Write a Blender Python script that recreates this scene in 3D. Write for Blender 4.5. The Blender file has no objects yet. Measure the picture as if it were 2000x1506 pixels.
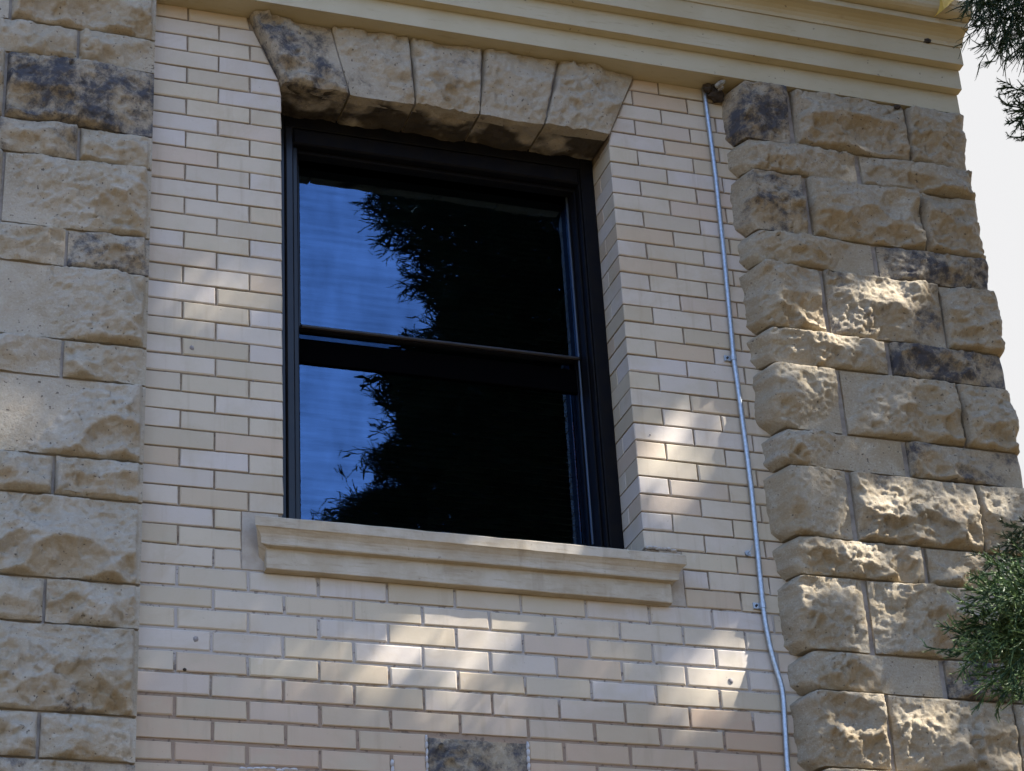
import bpy, math, random
import numpy as np
from mathutils import Matrix, Vector

# ------------------------------------------------------------------ camera, sky, sun, exposure
sc = bpy.context.scene
COL = sc.collection
CAM = np.array([-2.0977, -6.1744, 1.6278])
FPX = 4380.64                                  # focal length for a 2000 px wide picture
ROT = np.array([[0.9465, -0.3184, -0.0529],    # rows: right, down, forward
                [0.1065, 0.4629, -0.8800],
                [0.3047, 0.8273, 0.4720]])
cd = bpy.data.cameras.new('camera'); cam = bpy.data.objects.new('camera', cd); COL.objects.link(cam)
cd.sensor_width = 36.0; cd.lens = 36.0 * FPX / 2000.0; cd.clip_start = 0.05; cd.clip_end = 2000
fw = Vector(ROT[2]).normalized(); rt = Vector(ROT[0]); rt = (rt - fw * rt.dot(fw)).normalized(); up = rt.cross(fw)
cam.matrix_world = Matrix(((rt.x, up.x, -fw.x, CAM[0]), (rt.y, up.y, -fw.y, CAM[1]), (rt.z, up.z, -fw.z, CAM[2]), (0, 0, 0, 1)))
sc.camera = cam

SUN_EL, SUN_AZ = math.radians(50), math.radians(114)       # azimuth clockwise from +Y
SUN = np.array([math.sin(SUN_AZ) * math.cos(SUN_EL), math.cos(SUN_AZ) * math.cos(SUN_EL), math.sin(SUN_EL)])
world = bpy.data.worlds.new('World'); sc.world = world; world.use_nodes = True
wn = world.node_tree; bg = wn.nodes['Background']
sky = wn.nodes.new('ShaderNodeTexSky'); sky.sky_type = 'NISHITA'; sky.sun_disc = False
sky.sun_elevation = SUN_EL; sky.sun_rotation = SUN_AZ
sky.air_density = 1.0; sky.dust_density = 0.3; sky.ozone_density = 3.0
# deep blue sky, with a bank of thin white cloud in the north behind the building
def wnode(t, **k):
    n_ = wn.nodes.new(t)
    for a_, b_ in k.items(): setattr(n_, a_, b_)
    return n_
tc = wnode('ShaderNodeTexCoord'); sx = wnode('ShaderNodeSeparateXYZ'); wn.links.new(tc.outputs['Generated'], sx.inputs[0])
tint = wnode('ShaderNodeMix', data_type='RGBA', blend_type='MULTIPLY'); tint.inputs[0].default_value = 1
wn.links.new(sky.outputs[0], tint.inputs[6]); tint.inputs[7].default_value = (.98, .94, .985, 1)
nz_ = wnode('ShaderNodeTexNoise'); nz_.inputs['Scale'].default_value = 2.5; nz_.inputs['Detail'].default_value = 5; wn.links.new(tc.outputs['Generated'], nz_.inputs['Vector'])
ad = wnode('ShaderNodeMath', operation='MULTIPLY_ADD'); wn.links.new(nz_.outputs['Fac'], ad.inputs[0]); ad.inputs[1].default_value = .5; wn.links.new(sx.outputs[1], ad.inputs[2])
mr = wnode('ShaderNodeMapRange', interpolation_type='SMOOTHSTEP'); wn.links.new(ad.outputs[0], mr.inputs['Value']); mr.inputs['From Min'].default_value = .30; mr.inputs['From Max'].default_value = .70
cl = wnode('ShaderNodeMix', data_type='RGBA'); wn.links.new(mr.outputs[0], cl.inputs[0]); wn.links.new(tint.outputs[2], cl.inputs[6]); cl.inputs[7].default_value = (1.80, 1.80, 1.82, 1)
wn.links.new(cl.outputs[2], bg.inputs[0]); bg.inputs[1].default_value = 0.12
sl = bpy.data.lights.new('sun', 'SUN'); sl.energy = 5.0; sl.angle = math.radians(0.53); sl.color = (1.0, 0.94, 0.84)
so = bpy.data.objects.new('sun', sl); COL.objects.link(so)
so.rotation_euler = Vector(SUN).to_track_quat('Z', 'Y').to_euler(); so.location = (8, -6, 20)
vs = sc.view_settings; vs.view_transform = 'Standard'; vs.look = 'None'; vs.gamma = 1.0; vs.use_curve_mapping = False
vs.exposure = 2.02

rng = np.random.default_rng(7); random.seed(7)

# ------------------------------------------------------------------ helpers
def at(px, py, Y):
    d = ROT.T @ np.array([(px - 1000) / FPX, (py - 753) / FPX, 1.0])
    return CAM + d * ((Y - CAM[1]) / d[1])
def to_px(P):
    Q = (np.asarray(P, float) - CAM) @ ROT.T
    z = Q[..., 2]
    return 1000 + FPX * Q[..., 0] / z, 753 + FPX * Q[..., 1] / z, z
def link(name, me, mat=None, parent=None, loc=None):
    o = bpy.data.objects.new(name, me); COL.objects.link(o)
    if mat is not None and me is not None and not me.materials: me.materials.append(mat)
    if parent is not None: o.parent = parent
    if loc is not None: o.location = loc
    return o
def empty(name, loc, label, cat, group=None):
    o = bpy.data.objects.new(name, None); COL.objects.link(o); o.location = loc; o.empty_display_size = .2
    o['label'] = label; o['category'] = cat
    if group: o['group'] = group
    return o
def mesh(name, V, F, smooth=False):
    me = bpy.data.meshes.new(name)
    if isinstance(F, np.ndarray):
        nf, k = F.shape
        me.vertices.add(len(V)); me.vertices.foreach_set('co', np.asarray(V, np.float32).ravel())
        me.loops.add(nf * k); me.loops.foreach_set('vertex_index', F.astype(np.int32).ravel())
        me.polygons.add(nf); me.polygons.foreach_set('loop_start', np.arange(0, nf * k, k, dtype=np.int32))
        me.polygons.foreach_set('loop_total', np.full(nf, k, np.int32))
        me.update(calc_edges=True)
    else:
        me.from_pydata([tuple(v) for v in V], [], [tuple(f) for f in F])
    if smooth: me.polygons.foreach_set('use_smooth', np.ones(len(me.polygons), bool))
    me.update(); return me
class MB:
    def __init__(s): s.v = []; s.f = []
    def add(s, V, F):
        n = len(s.v); s.v += [tuple(map(float, v)) for v in V]; s.f += [tuple(int(i) + n for i in f) for f in F]; return s
    def box(s, a, b):
        (x0, y0, z0), (x1, y1, z1) = a, b
        return s.add([(x0, y0, z0), (x1, y0, z0), (x1, y1, z0), (x0, y1, z0), (x0, y0, z1), (x1, y0, z1), (x1, y1, z1), (x0, y1, z1)],
                     [(0, 3, 2, 1), (4, 5, 6, 7), (0, 1, 5, 4), (1, 2, 6, 5), (2, 3, 7, 6), (3, 0, 4, 7)])
    def bbox(s, a, b, c=.002):                     # box with chamfered front (y-) edges
        (x0, y0, z0), (x1, y1, z1) = a, b
        V = [(x0 + c, y0, z0 + c), (x1 - c, y0, z0 + c), (x1 - c, y0, z1 - c), (x0 + c, y0, z1 - c),
             (x0, y0 + c, z0), (x1, y0 + c, z0), (x1, y0 + c, z1), (x0, y0 + c, z1), (x0, y1, z0), (x1, y1, z0), (x1, y1, z1), (x0, y1, z1)]
        F = [(0, 1, 2, 3)] + [(i, i + 4, (i + 1) % 4 + 4, (i + 1) % 4) for i in range(4)] + [(i + 4, i + 8, (i + 1) % 4 + 8, (i + 1) % 4 + 4) for i in range(4)] + [(11, 10, 9, 8)]
        return s.add(V, F)
    def bbox_raw(s, V):
        return s.add(V, [(0, 1, 2, 3)] + [(i, i + 4, (i + 1) % 4 + 4, (i + 1) % 4) for i in range(4)] + [(i + 4, i + 8, (i + 1) % 4 + 8, (i + 1) % 4 + 4) for i in range(4)] + [(11, 10, 9, 8)])
    def extrude_x(s, prof, x0, x1):                # prof: list of (y,z), closed
        n = len(prof)
        V = [(x0, y, z) for y, z in prof] + [(x1, y, z) for y, z in prof]
        F = [(i, (i + 1) % n, (i + 1) % n + n, i + n) for i in range(n)] + [tuple(range(n - 1, -1, -1)), tuple(range(n, 2 * n))]
        return s.add(V, F)
    def tube(s, pts, rad, n=8, cap=True):
        pts = np.asarray(pts, float); m = len(pts); rad = np.broadcast_to(rad, m); V = []; F = []
        ref = np.array([.31, .2, .93])
        for i in range(m):
            t = pts[min(i + 1, m - 1)] - pts[max(i - 1, 0)]; t /= np.linalg.norm(t)
            a = np.cross(t, ref); a /= np.linalg.norm(a); b = np.cross(t, a)
            for k in range(n):
                an = 2 * math.pi * k / n; V.append(pts[i] + rad[i] * (math.cos(an) * a + math.sin(an) * b))
        for i in range(m - 1):
            for k in range(n): F.append((i * n + k, i * n + (k + 1) % n, (i + 1) * n + (k + 1) % n, (i + 1) * n + k))
        if cap: F += [tuple(range(n - 1, -1, -1)), tuple(range((m - 1) * n, m * n))]
        return s.add(V, F)
    def build(s, name, mat, parent=None, smooth=False):
        me = mesh(name, s.v, s.f, smooth); return link(name, me, mat, parent)

def vnoise(x, y, seed):                            # smooth value noise, vectorised
    tab = np.random.default_rng(seed).random((64, 64))
    xi = np.floor(x).astype(int); yi = np.floor(y).astype(int); fx = x - xi; fy = y - yi
    fx = fx * fx * (3 - 2 * fx); fy = fy * fy * (3 - 2 * fy)
    a = tab[xi % 64, yi % 64]; b = tab[(xi + 1) % 64, yi % 64]; c = tab[xi % 64, (yi + 1) % 64]; d = tab[(xi + 1) % 64, (yi + 1) % 64]
    return (a * (1 - fx) + b * fx) * (1 - fy) + (c * (1 - fx) + d * fx) * fy
def fbm(x, y, seed, octv=4, gain=.5):
    s = 0; a = 1; t = 0
    for o in range(octv):
        s = s + a * vnoise(x * 2 ** o + 7.3 * o, y * 2 ** o + 3.1 * o, seed + o); t += a; a *= gain
    return s / t

# ------------------------------------------------------------------ materials
def newmat(name):
    m = bpy.data.materials.new(name); m.use_nodes = True; nt = m.node_tree
    return m, nt, nt.nodes['Principled BSDF']
class G:
    def __init__(s, nt): s.nt = nt
    def n(s, t, **kw):
        nd = s.nt.nodes.new(t)
        for k, v in kw.items(): setattr(nd, k, v)
        return nd
    def l(s, a, b): s.nt.links.new(a, b)
    def pos(s): return s.n('ShaderNodeNewGeometry').outputs['Position']
    def noise(s, vec, scale, detail=4, rough=.55, dist=0):
        nd = s.n('ShaderNodeTexNoise'); s.l(vec, nd.inputs['Vector'])
        nd.inputs['Scale'].default_value = scale; nd.inputs['Detail'].default_value = detail; nd.inputs['Roughness'].default_value = rough; nd.inputs['Distortion'].default_value = dist
        return nd.outputs['Fac']
    def ramp(s, fac, a, b, smooth=True):
        nd = s.n('ShaderNodeMapRange'); nd.interpolation_type = 'SMOOTHSTEP' if smooth else 'LINEAR'
        s.l(fac, nd.inputs['Value']); nd.inputs['From Min'].default_value = a; nd.inputs['From Max'].default_value = b
        return nd.outputs['Result']
    def math(s, op, a, b=None, clamp=False):
        nd = s.n('ShaderNodeMath', operation=op, use_clamp=clamp)
        for i, v in enumerate((a, b)):
            if v is None: continue
            if isinstance(v, (int, float)): nd.inputs[i].default_value = v
            else: s.l(v, nd.inputs[i])
        return nd.outputs[0]
    def mix(s, fac, a, b, blend='MIX'):
        nd = s.n('ShaderNodeMix', data_type='RGBA', blend_type=blend)
        for i, v in ((0, fac), (6, a), (7, b)):
            if isinstance(v, (int, float)): nd.inputs[i].default_value = v
            elif isinstance(v, tuple): nd.inputs[i].default_value = (*v, 1)
            else: s.l(v, nd.inputs[i])
        return nd.outputs[2]
    def attr(s, name, typ='OBJECT'):
        nd = s.n('ShaderNodeAttribute', attribute_type=typ, attribute_name=name); return nd.outputs['Fac']
    def bump(s, h, strength, dist, out, prev=None):
        nd = s.n('ShaderNodeBump'); nd.inputs['Strength'].default_value = strength; nd.inputs['Distance'].default_value = dist
        s.l(h, nd.inputs['Height'])
        if prev is not None: s.l(prev, nd.inputs['Normal'])
        if out is not None: s.l(nd.outputs[0], out)
        return nd.outputs[0]
    def sep(s, vec):
        nd = s.n('ShaderNodeSeparateXYZ'); s.l(vec, nd.inputs[0]); return nd.outputs
    def scale(s, vec, v):
        nd = s.n('ShaderNodeVectorMath', operation='MULTIPLY'); s.l(vec, nd.inputs[0]); nd.inputs[1].default_value = v; return nd.outputs[0]

def m_stone():
    m, nt, p = newmat('sandstone'); g = G(nt); P = g.pos()
    r = g.n('ShaderNodeObjectInfo').outputs['Random']
    big = g.noise(P, 5, 3); mid = g.noise(P, 16, 5, .6, .4); fine = g.noise(P, 130, 4, .7)
    c = g.mix(g.ramp(big, .35, .68), (.365, .318, .245), (.335, .268, .175))
    c = g.mix(g.ramp(mid, .42, .72), c, (.425, .375, .29))
    c = g.mix(g.math('MULTIPLY', g.ramp(g.noise(P, 9, 5, .6, 1.2), .58, .74), .55), c, (.33, .19, .07))     # iron stain
    c = g.mix(g.math('MULTIPLY', g.ramp(fine, .48, .66), .5), c, (.25, .195, .13))
    c = g.mix(g.math('MULTIPLY', g.ramp(fine, .44, .28), .55), c, (.62, .58, .50))
    c = g.mix(g.math('MULTIPLY', g.attr('pale'), g.ramp(g.noise(P, 7, 4), .25, .6)), c, (.50, .455, .385))
    sca = g.math('MULTIPLY', g.attr('scar', 'GEOMETRY'), g.ramp(g.noise(P, 24, 4, .6), .3, .6))
    c = g.mix(g.math('MULTIPLY', sca, .62), c, (.31, .215, .105))       # ochre tone mixed in on the flake scars
    c = g.mix(g.math('MULTIPLY', r, .28), c, (.36, .30, .21))
    vor = g.n('ShaderNodeTexVoronoi'); g.l(P, vor.inputs['Vector']); vor.inputs['Scale'].default_value = 42
    pit = g.ramp(vor.outputs['Distance'], .16, .05)
    pit = g.math('MULTIPLY', pit, g.ramp(g.noise(P, 22, 2), .58, .66))
    c = g.mix(g.math('MULTIPLY', pit, .75), c, (.10, .075, .06))
    c = g.mix(g.math('MULTIPLY', g.ramp(g.noise(P, 75, 1), .70, .76), .8), c, (.09, .07, .055))
    st = g.attr('stain')                                                                               # soot and lichen on some blocks
    sn = g.math('ADD', g.noise(P, 9, 9, .76, .2), g.math('MULTIPLY', st, .235))
    sf = g.math('MULTIPLY', g.ramp(sn, .60, .77), g.ramp(st, .0, .15))
    sf = g.math('MULTIPLY', sf, g.ramp(g.noise(P, 90, 3, .7), .05, .42))
    hal = g.math('MULTIPLY', g.ramp(sn, .50, .68), g.ramp(st, .0, .15)); c = g.mix(g.math('MULTIPLY', hal, .32), c, (.19, .15, .105))
    c = g.mix(g.math('MULTIPLY', sf, .88), c, (.040, .046, .066))
    c = g.mix(g.math('MULTIPLY', g.attr('soot_shade', 'GEOMETRY'), .88), c, (.03, .022, .016))  # soffit soot blotches mixed with painted shade
    g.l(c, p.inputs['Base Color']); p.inputs['Roughness'].default_value = .9; p.inputs['Specular IOR Level'].default_value = .2
    b = g.bump(g.noise(P, 48, 7, .72), .8, .010, None)
    g.bump(g.math('ADD', fine, g.math('MULTIPLY', pit, -1.2)), .75, .003, p.inputs['Normal'], b)
    return m
def m_brick():
    m, nt, p = newmat('cream_brick'); g = G(nt); P = g.pos()
    r = g.n('ShaderNodeObjectInfo').outputs['Random']
    r2 = g.math('FRACT', g.math('MULTIPLY', r, 17.31)); tone = g.attr('tone')
    c = g.mix(r, (.555, .49, .42), (.53, .45, .33))
    c = g.mix(g.math('MULTIPLY', g.ramp(r2, .5, 1.), .8), c, (.45, .375, .265))
    r3 = g.math('FRACT', g.math('MULTIPLY', r, 91.7)); c = g.mix(g.math('MULTIPLY', g.ramp(r3, .82, .95), .55), c, (.50, .37, .26)); c = g.mix(g.math('MULTIPLY', g.ramp(r3, .38, .05), .6), c, (.55, .50, .475))
    c = g.mix(tone, c, g.mix(r2, (.455, .315, .215), (.50, .395, .28)))
    n1 = g.noise(P, 7, 4, .6); c = g.mix(g.math('MULTIPLY', g.ramp(n1, .45, .7), .5), c, (.46, .40, .29))
    c = g.mix(g.math('MULTIPLY', g.ramp(g.noise(P, 11, 4, .6, .5), .62, .8), .35), c, (.60, .56, .52))
    c = g.mix(g.math('MULTIPLY', g.ramp(g.noise(P, 260, 2), .55, .75), .15), c, (.34, .29, .22))
    zc = g.sep(P)[2]; stv = g.noise(g.scale(P, (26, 8, 2.2)), 1, 4, .6)                     # rain streaks and grime
    c = g.mix(g.math('MULTIPLY', g.ramp(stv, .54, .72), .34), c, (.37, .29, .20))
    c = g.mix(g.math('MULTIPLY', g.ramp(g.noise(P, 3.2, 6, .65, .8), .50, .66), .35), c, (.42, .33, .22))
    sp = g.math('MULTIPLY', g.ramp(g.noise(P, 70, 2), .70, .78), .5); c = g.mix(sp, c, (.25, .20, .15))
    g.l(c, p.inputs['Base Color']); p.inputs['Roughness'].default_value = .62; p.inputs['Specular IOR Level'].default_value = .35
    b = g.bump(g.noise(P, 28, 3), .12, .004, None); g.bump(g.noise(P, 300, 3), .18, .0012, p.inputs['Normal'], b)
    return m
def m_mortar():
    m, nt, p = newmat('mortar'); g = G(nt); P = g.pos(); z = g.sep(P)[2]
    n = g.noise(P, 14, 5, .65)
    c = g.mix(g.ramp(n, .35, .65), (.27, .215, .155), (.17, .13, .09))
    zz = g.math('ADD', z, g.math('MULTIPLY', g.math('SUBTRACT', n, .5), .5))
    rep = g.math('MULTIPLY', g.ramp(zz, 4.50, 4.42), g.ramp(zz, 4.02, 4.10))
    c = g.mix(g.math('MULTIPLY', rep, .9), c, (.43, .395, .365))                        # repointed band under the sill
    c = g.mix(g.ramp(zz, 4.06, 3.98), c, g.mix(n, (.24, .165, .115), (.34, .265, .20)))
    c = g.mix(g.math('MULTIPLY', g.ramp(g.noise(P, 55, 3), .58, .66), .6), c, (.08, .06, .05))
    g.l(c, p.inputs['Base Color']); p.inputs['Roughness'].default_value = .95
    g.bump(g.noise(P, 120, 5, .7), .6, .003, p.inputs['Normal']); return m
def m_simple(name, col, rough=.6, col2=None, scale=12, metal=0, bump=.0, spec=.5, bscale=80):
    m, nt, p = newmat(name); g = G(nt); P = g.pos()
    n = g.noise(P, scale, 5, .6)
    g.l(g.mix(g.ramp(n, .35, .7), col, col2 or tuple(x * .82 for x in col)), p.inputs['Base Color'])
    p.inputs['Roughness'].default_value = rough; p.inputs['Metallic'].default_value = metal; p.inputs['Specular IOR Level'].default_value = spec
    if bump: g.bump(g.noise(P, bscale, 4), bump, .003, p.inputs['Normal'])
    return m
def m_paint():
    m, nt, p = newmat('cream_paint'); g = G(nt); P = g.pos()
    c = g.mix(g.ramp(g.noise(P, 4, 4), .35, .7), (.46, .40, .27), (.42, .355, .225))
    st = g.noise(g.scale(P, (9, 40, 60)), 1, 5, .7)
    c = g.mix(g.math('MULTIPLY', g.ramp(st, .56, .72), .38), c, (.24, .17, .085))
    c = g.mix(g.math('MULTIPLY', g.ramp(g.noise(P, 48, 2), .72, .76), .7), c, (.10, .075, .05))
    g.l(c, p.inputs['Base Color']); p.inputs['Roughness'].default_value = .55
    g.bump(g.noise(P, 45, 3), .08, .003, p.inputs['Normal']); return m
def m_sill():
    m, nt, p = newmat('sill_stone'); g = G(nt); P = g.pos()
    c = g.mix(g.ramp(g.noise(P, 8, 5, .6), .35, .7), (.49, .435, .35), (.40, .335, .245))
    c = g.mix(g.math('MULTIPLY', g.ramp(g.noise(g.scale(P, (6, 40, 40)), 1.5, 6, .65), .50, .68), .5), c, (.29, .225, .145))
    c = g.mix(g.math('MULTIPLY', g.ramp(g.noise(g.scale(P, (22, 9, 3)), 1, 4), .55, .72), .35), c, (.25, .20, .135))
    c = g.mix(g.math('MULTIPLY', g.ramp(g.noise(P, 60, 3), .68, .76), .6), c, (.14, .10, .07))
    g.l(c, p.inputs['Base Color']); p.inputs['Roughness'].default_value = .85
    g.bump(g.noise(P, 90, 5, .7), .3, .003, p.inputs['Normal']); return m
def m_glass():
    m = bpy.data.materials.new('window_glass'); m.use_nodes = True; nt = m.node_tree; nt.nodes.clear(); g = G(nt)
    out = g.n('ShaderNodeOutputMaterial'); mx = g.n('ShaderNodeMixShader'); tr = g.n('ShaderNodeBsdfTransparent'); gl = g.n('ShaderNodeBsdfGlossy')
    tr.inputs[0].default_value = (.42, .46, .48, 1); gl.inputs['Roughness'].default_value = 0.0; gl.inputs[0].default_value = (.33, .58, 1, 1)
    fr = g.n('ShaderNodeFresnel'); fr.inputs['IOR'].default_value = 1.52
    P = g.pos(); b = g.bump(g.noise(g.scale(P, (1, 1, .8)), 6, 2), .02, .02, gl.inputs['Normal'])
    wv = g.math('ADD', g.math('MULTIPLY', g.noise(g.scale(P, (16, 1, 5)), 1, 3), .5), g.math('MULTIPLY', g.noise(g.scale(P, (4, 1, 46)), 1, 2), .5))   # noise ripple painted into the reflection, imitating an insect screen
    g.l(g.math('MULTIPLY', fr.outputs[0], g.math('ADD', g.math('MULTIPLY', wv, 4.6), 1.0), True), mx.inputs[0]); g.l(tr.outputs[0], mx.inputs[1]); g.l(gl.outputs[0], mx.inputs[2]); g.l(mx.outputs[0], out.inputs[0])
    return m
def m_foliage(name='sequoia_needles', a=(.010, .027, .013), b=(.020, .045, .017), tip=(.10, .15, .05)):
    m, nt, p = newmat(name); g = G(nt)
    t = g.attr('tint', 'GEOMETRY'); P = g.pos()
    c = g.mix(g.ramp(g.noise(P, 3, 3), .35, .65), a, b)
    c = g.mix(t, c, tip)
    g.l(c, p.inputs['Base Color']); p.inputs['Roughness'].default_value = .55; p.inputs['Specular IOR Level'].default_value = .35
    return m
FRAME_SHADED = None; STONE = m_stone(); BRICK = m_brick(); MORTAR = m_mortar(); PAINT = m_paint(); SILL = m_sill(); GLASS = m_glass(); LEAF = m_foliage(); LEAF_SUNLIT = m_foliage('sunlit_needles', (.022, .058, .028), (.038, .082, .032), (.25, .35, .12))  # last one repeats the needles with sunlight put into the colour
STONE_MORTAR = m_simple('grey_pointing', (.36, .325, .29), .95, (.22, .19, .165), 18, bump=.5)
WHITE_MORTAR = m_simple('pale_mortar', (.55, .54, .54), .9, (.38, .36, .35), 30, bump=.6)
FRAME = m_simple('dark_bronze_frame', (.006, .006, .008), .28, (.010, .009, .009), 20, spec=.35)
FRAME_SHADED = m_simple('shaded_bronze_frame', (.005, .005, .007), .5, (.008, .007, .007), 20, spec=.07)  # same frame paint, darkened and with the sky reflection taken out
RAIL = m_simple('brown_rail', (.020, .014, .011), .4, (.014, .010, .009), 30)
GALV = m_simple('galvanised_steel', (.46, .49, .53), .42, (.34, .37, .40), 90, metal=.85, bump=.05)
DARK = m_simple('dark_room', (.012, .012, .014), .9)
SLAT = m_simple('blind_slat', (.010, .011, .014), .6)
CORD = m_simple('orange_cord', (.40, .10, .03), .6)
NEST = m_simple('dried_mud', (.055, .042, .035), .95, (.02, .016, .014), 40, bump=.8)
SCRAP = m_simple('pale_scrap', (.34, .32, .27), .9, (.12, .10, .08), 35, bump=.6)
PLUG = m_simple('grey_plug', (.22, .20, .20), .9, (.30, .27, .25), 60)
BARK = m_simple('sequoia_bark', (.13, .065, .04), .95, (.08, .04, .025), 6, bump=.8, bscale=14)
GROUND = m_simple('dry_lawn', (.10, .064, .024), .95, (.062, .050, .020), .35, bump=.4)
ROOF = m_simple('roof_slate', (.10, .09, .085), .8)
FOUND = m_simple('foundation_render', (.40, .33, .24), .9, (.33, .27, .19), 3, bump=.4)

# ------------------------------------------------------------------ ground
gb = MB(); gb.add([(-400, -400, 0), (400, -400, 0), (400, 400, 0), (-400, 400, 0)], [(0, 1, 2, 3)])
gr = gb.build('ground', GROUND); gr['kind'] = 'structure'

# ------------------------------------------------------------------ the building
bld = empty('building', (0, 0, 0), 'old cream brick building with rock-faced sandstone corner and dark sash window', 'building')
U = .066; M = .2184; JL, JR = -.604, .604
J = {k: 4.6 + (28 - k) * U for k in range(-1, 32)}
J[-1] = 6.5045
for k, z in zip(range(32, 41), (4.333, 4.266, 4.197, 4.126, 4.058, 3.986, 3.917, 3.847, 3.781)): J[k] = z
for k in range(41, 50): J[k] = J[40] - (k - 40) * .0668
ZB = J[49]
# mortar bed, with the window opening left free
core = MB(); yb = .0055
core.box((-1.056, yb, ZB), (JL - .005, .32, 6.85)).box((JR + .005, yb, ZB), (1.20, .32, 6.85))
core.box((JL - .005, yb, ZB), (JR + .005, .32, 4.42)).box((JL - .005, .03, 6.24), (JR + .005, .32, 6.85))
wall = core.build('brick_wall', MORTAR, bld)
wall['label'] = 'cream pressed brick wall around the window'
LV = ((-.7235, 6.5045), (-.6045, 6.238)); RV = ((.722, 6.5045), (.6045, 6.229))    # outer edges of the flat arch
def vx(line, z): (x0, z0), (x1, z1) = line; return x0 + (x1 - x0) * (z - z0) / (z1 - z0)
def inset(poly, d):
    n = len(poly); out = []
    for i in range(n):
        p0 = np.array(poly[i - 1]); p1 = np.array(poly[i]); p2 = np.array(poly[(i + 1) % n])
        e1 = (p1 - p0) / np.linalg.norm(p1 - p0); e2 = (p2 - p1) / np.linalg.norm(p2 - p1)
        n1 = np.array([-e1[1], e1[0]]); n2 = np.array([-e2[1], e2[0]])
        A = np.array([n1, n2])
        try: q = np.linalg.solve(A, [n1 @ p1 + d, n2 @ p1 + d])
        except np.linalg.LinAlgError: q = p1 + d * n1
        out.append(q)
    return out
def prism(poly, depth, c=.0022):                     # poly counter-clockwise seen from the front (x right, z up)
    n = len(poly); a = inset(poly, c)
    V = [(x, 0, z) for x, z in a] + [(x, c * .8, z) for x, z in poly] + [(x, depth, z) for x, z in poly]
    F = [tuple(range(n))] + [(i, i + n, (i + 1) % n + n, (i + 1) % n) for i in range(n)] + [(i + n, i + 2 * n, (i + 1) % n + 2 * n, (i + 1) % n + n) for i in range(n)]
    F.append(tuple(range(3 * n - 1, 2 * n - 1, -1)))
    return V, F
bricks = []                                          # (poly, depth, course)
for c in range(-1, 49):
    zt, zb_ = J[c], J[c + 1]
    bt, ht = (.0052, .0055) if c < 31 else ((.0085, .0085) if c < 37 else (.0105, .0095))
    zt -= bt / 2; zb_ += bt / 2
    even = c % 2 == 0
    def cells(x0, x1, anchor, step=M):
        k0 = math.floor((x0 - anchor) / step) - 1; xs = [anchor + k * step for k in range(k0, k0 + 40)]
        xs = [x0] + [x for x in xs if x0 + .02 < x < x1 - .02] + [x1]
        return [(a, b, i == 0, i == len(xs) - 2) for i, (a, b) in enumerate(zip(xs[:-1], xs[1:]))]
    spans = []
    if c < 31:
        eL, eR = (JL, JR) if c < 28 else (-.737, .735)
        spans += [(a, b, i0, i1, 'L') for a, b, i0, i1 in cells(-1.053, eL, JL if even else JL - M / 2)]
        spans += [(a, b, i0, i1, 'R') for a, b, i0, i1 in cells(eR, 1.165, JR + M / 2 if even else JR)]
    else:
        an = JL + (0 if even else M / 2) + rng.normal() * .003
        segs = [(-1.053, 1.165)] if c < 38 else [(-1.053, -.170), (.162, 1.165)]
        for s0, s1 in segs: spans += [(a, b, i0, i1, 'B') for a, b, i0, i1 in cells(s0, s1, an, M * 1.004)]
    for a, b, first, last, side in spans:
        x0 = a + (0 if first else ht / 2); x1 = b - (0 if last else ht / 2)
        if c in (0, 1, 2, 3, -1) and side == 'L':
            lt, lb = vx(LV, zt) - .004, vx(LV, zb_) - .004
            if x0 > lb - .008: continue
            x1t, x1b = min(x1, lt), min(x1, lb)
            if zb_ < 6.238: x1b = x1
            if x1t < x0 + .006: x1t = x0 + .006
            poly = [(x0, zb_), (x1b, zb_), (x1t, zt), (x0, zt)]
        elif c in (0, 1, 2, 3, -1) and side == 'R':
            lt, lb = vx(RV, zt) + .004, vx(RV, zb_) + .004
            if x1 < lb + .008: continue
            x0t, x0b = max(x0, lt), max(x0, lb)
            if zb_ < 6.229: x0b = x0
            if x0t > x1 - .006: x0t = x1 - .006
            poly = [(x0b, zb_), (x1, zb_), (x1, zt), (x0t, zt)]
        else: poly = [(x0, zb_), (x1, zb_), (x1, zt), (x0, zt)]
        dep = .095
        if c < 28 and ((side == 'L' and last) or (side == 'R' and first)): dep = .105 if not even else .205
        bricks.append((poly, dep, c))
        if dep == .105: bricks.append((poly, -.1, c))    # the header behind it in the reveal
cache = {}
rank = []
for i, (poly, dep, c) in enumerate(bricks):
    P = np.array([(x, 0, z) for x, z in poly]); px, py, _ = to_px(P)
    x0, x1 = np.clip([px.min(), px.max()], 0, 2000); y0, y1 = np.clip([py.min(), py.max()], 0, 1506)
    ar = (x1 - x0) * (y1 - y0)
    if dep < 0: ar = ar * .12 if poly[0][0] > 0 else 0
    rank.append(ar)
order = np.argsort(rank)[::-1]; top = set(order[:300].tolist())
rest = MB()
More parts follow.
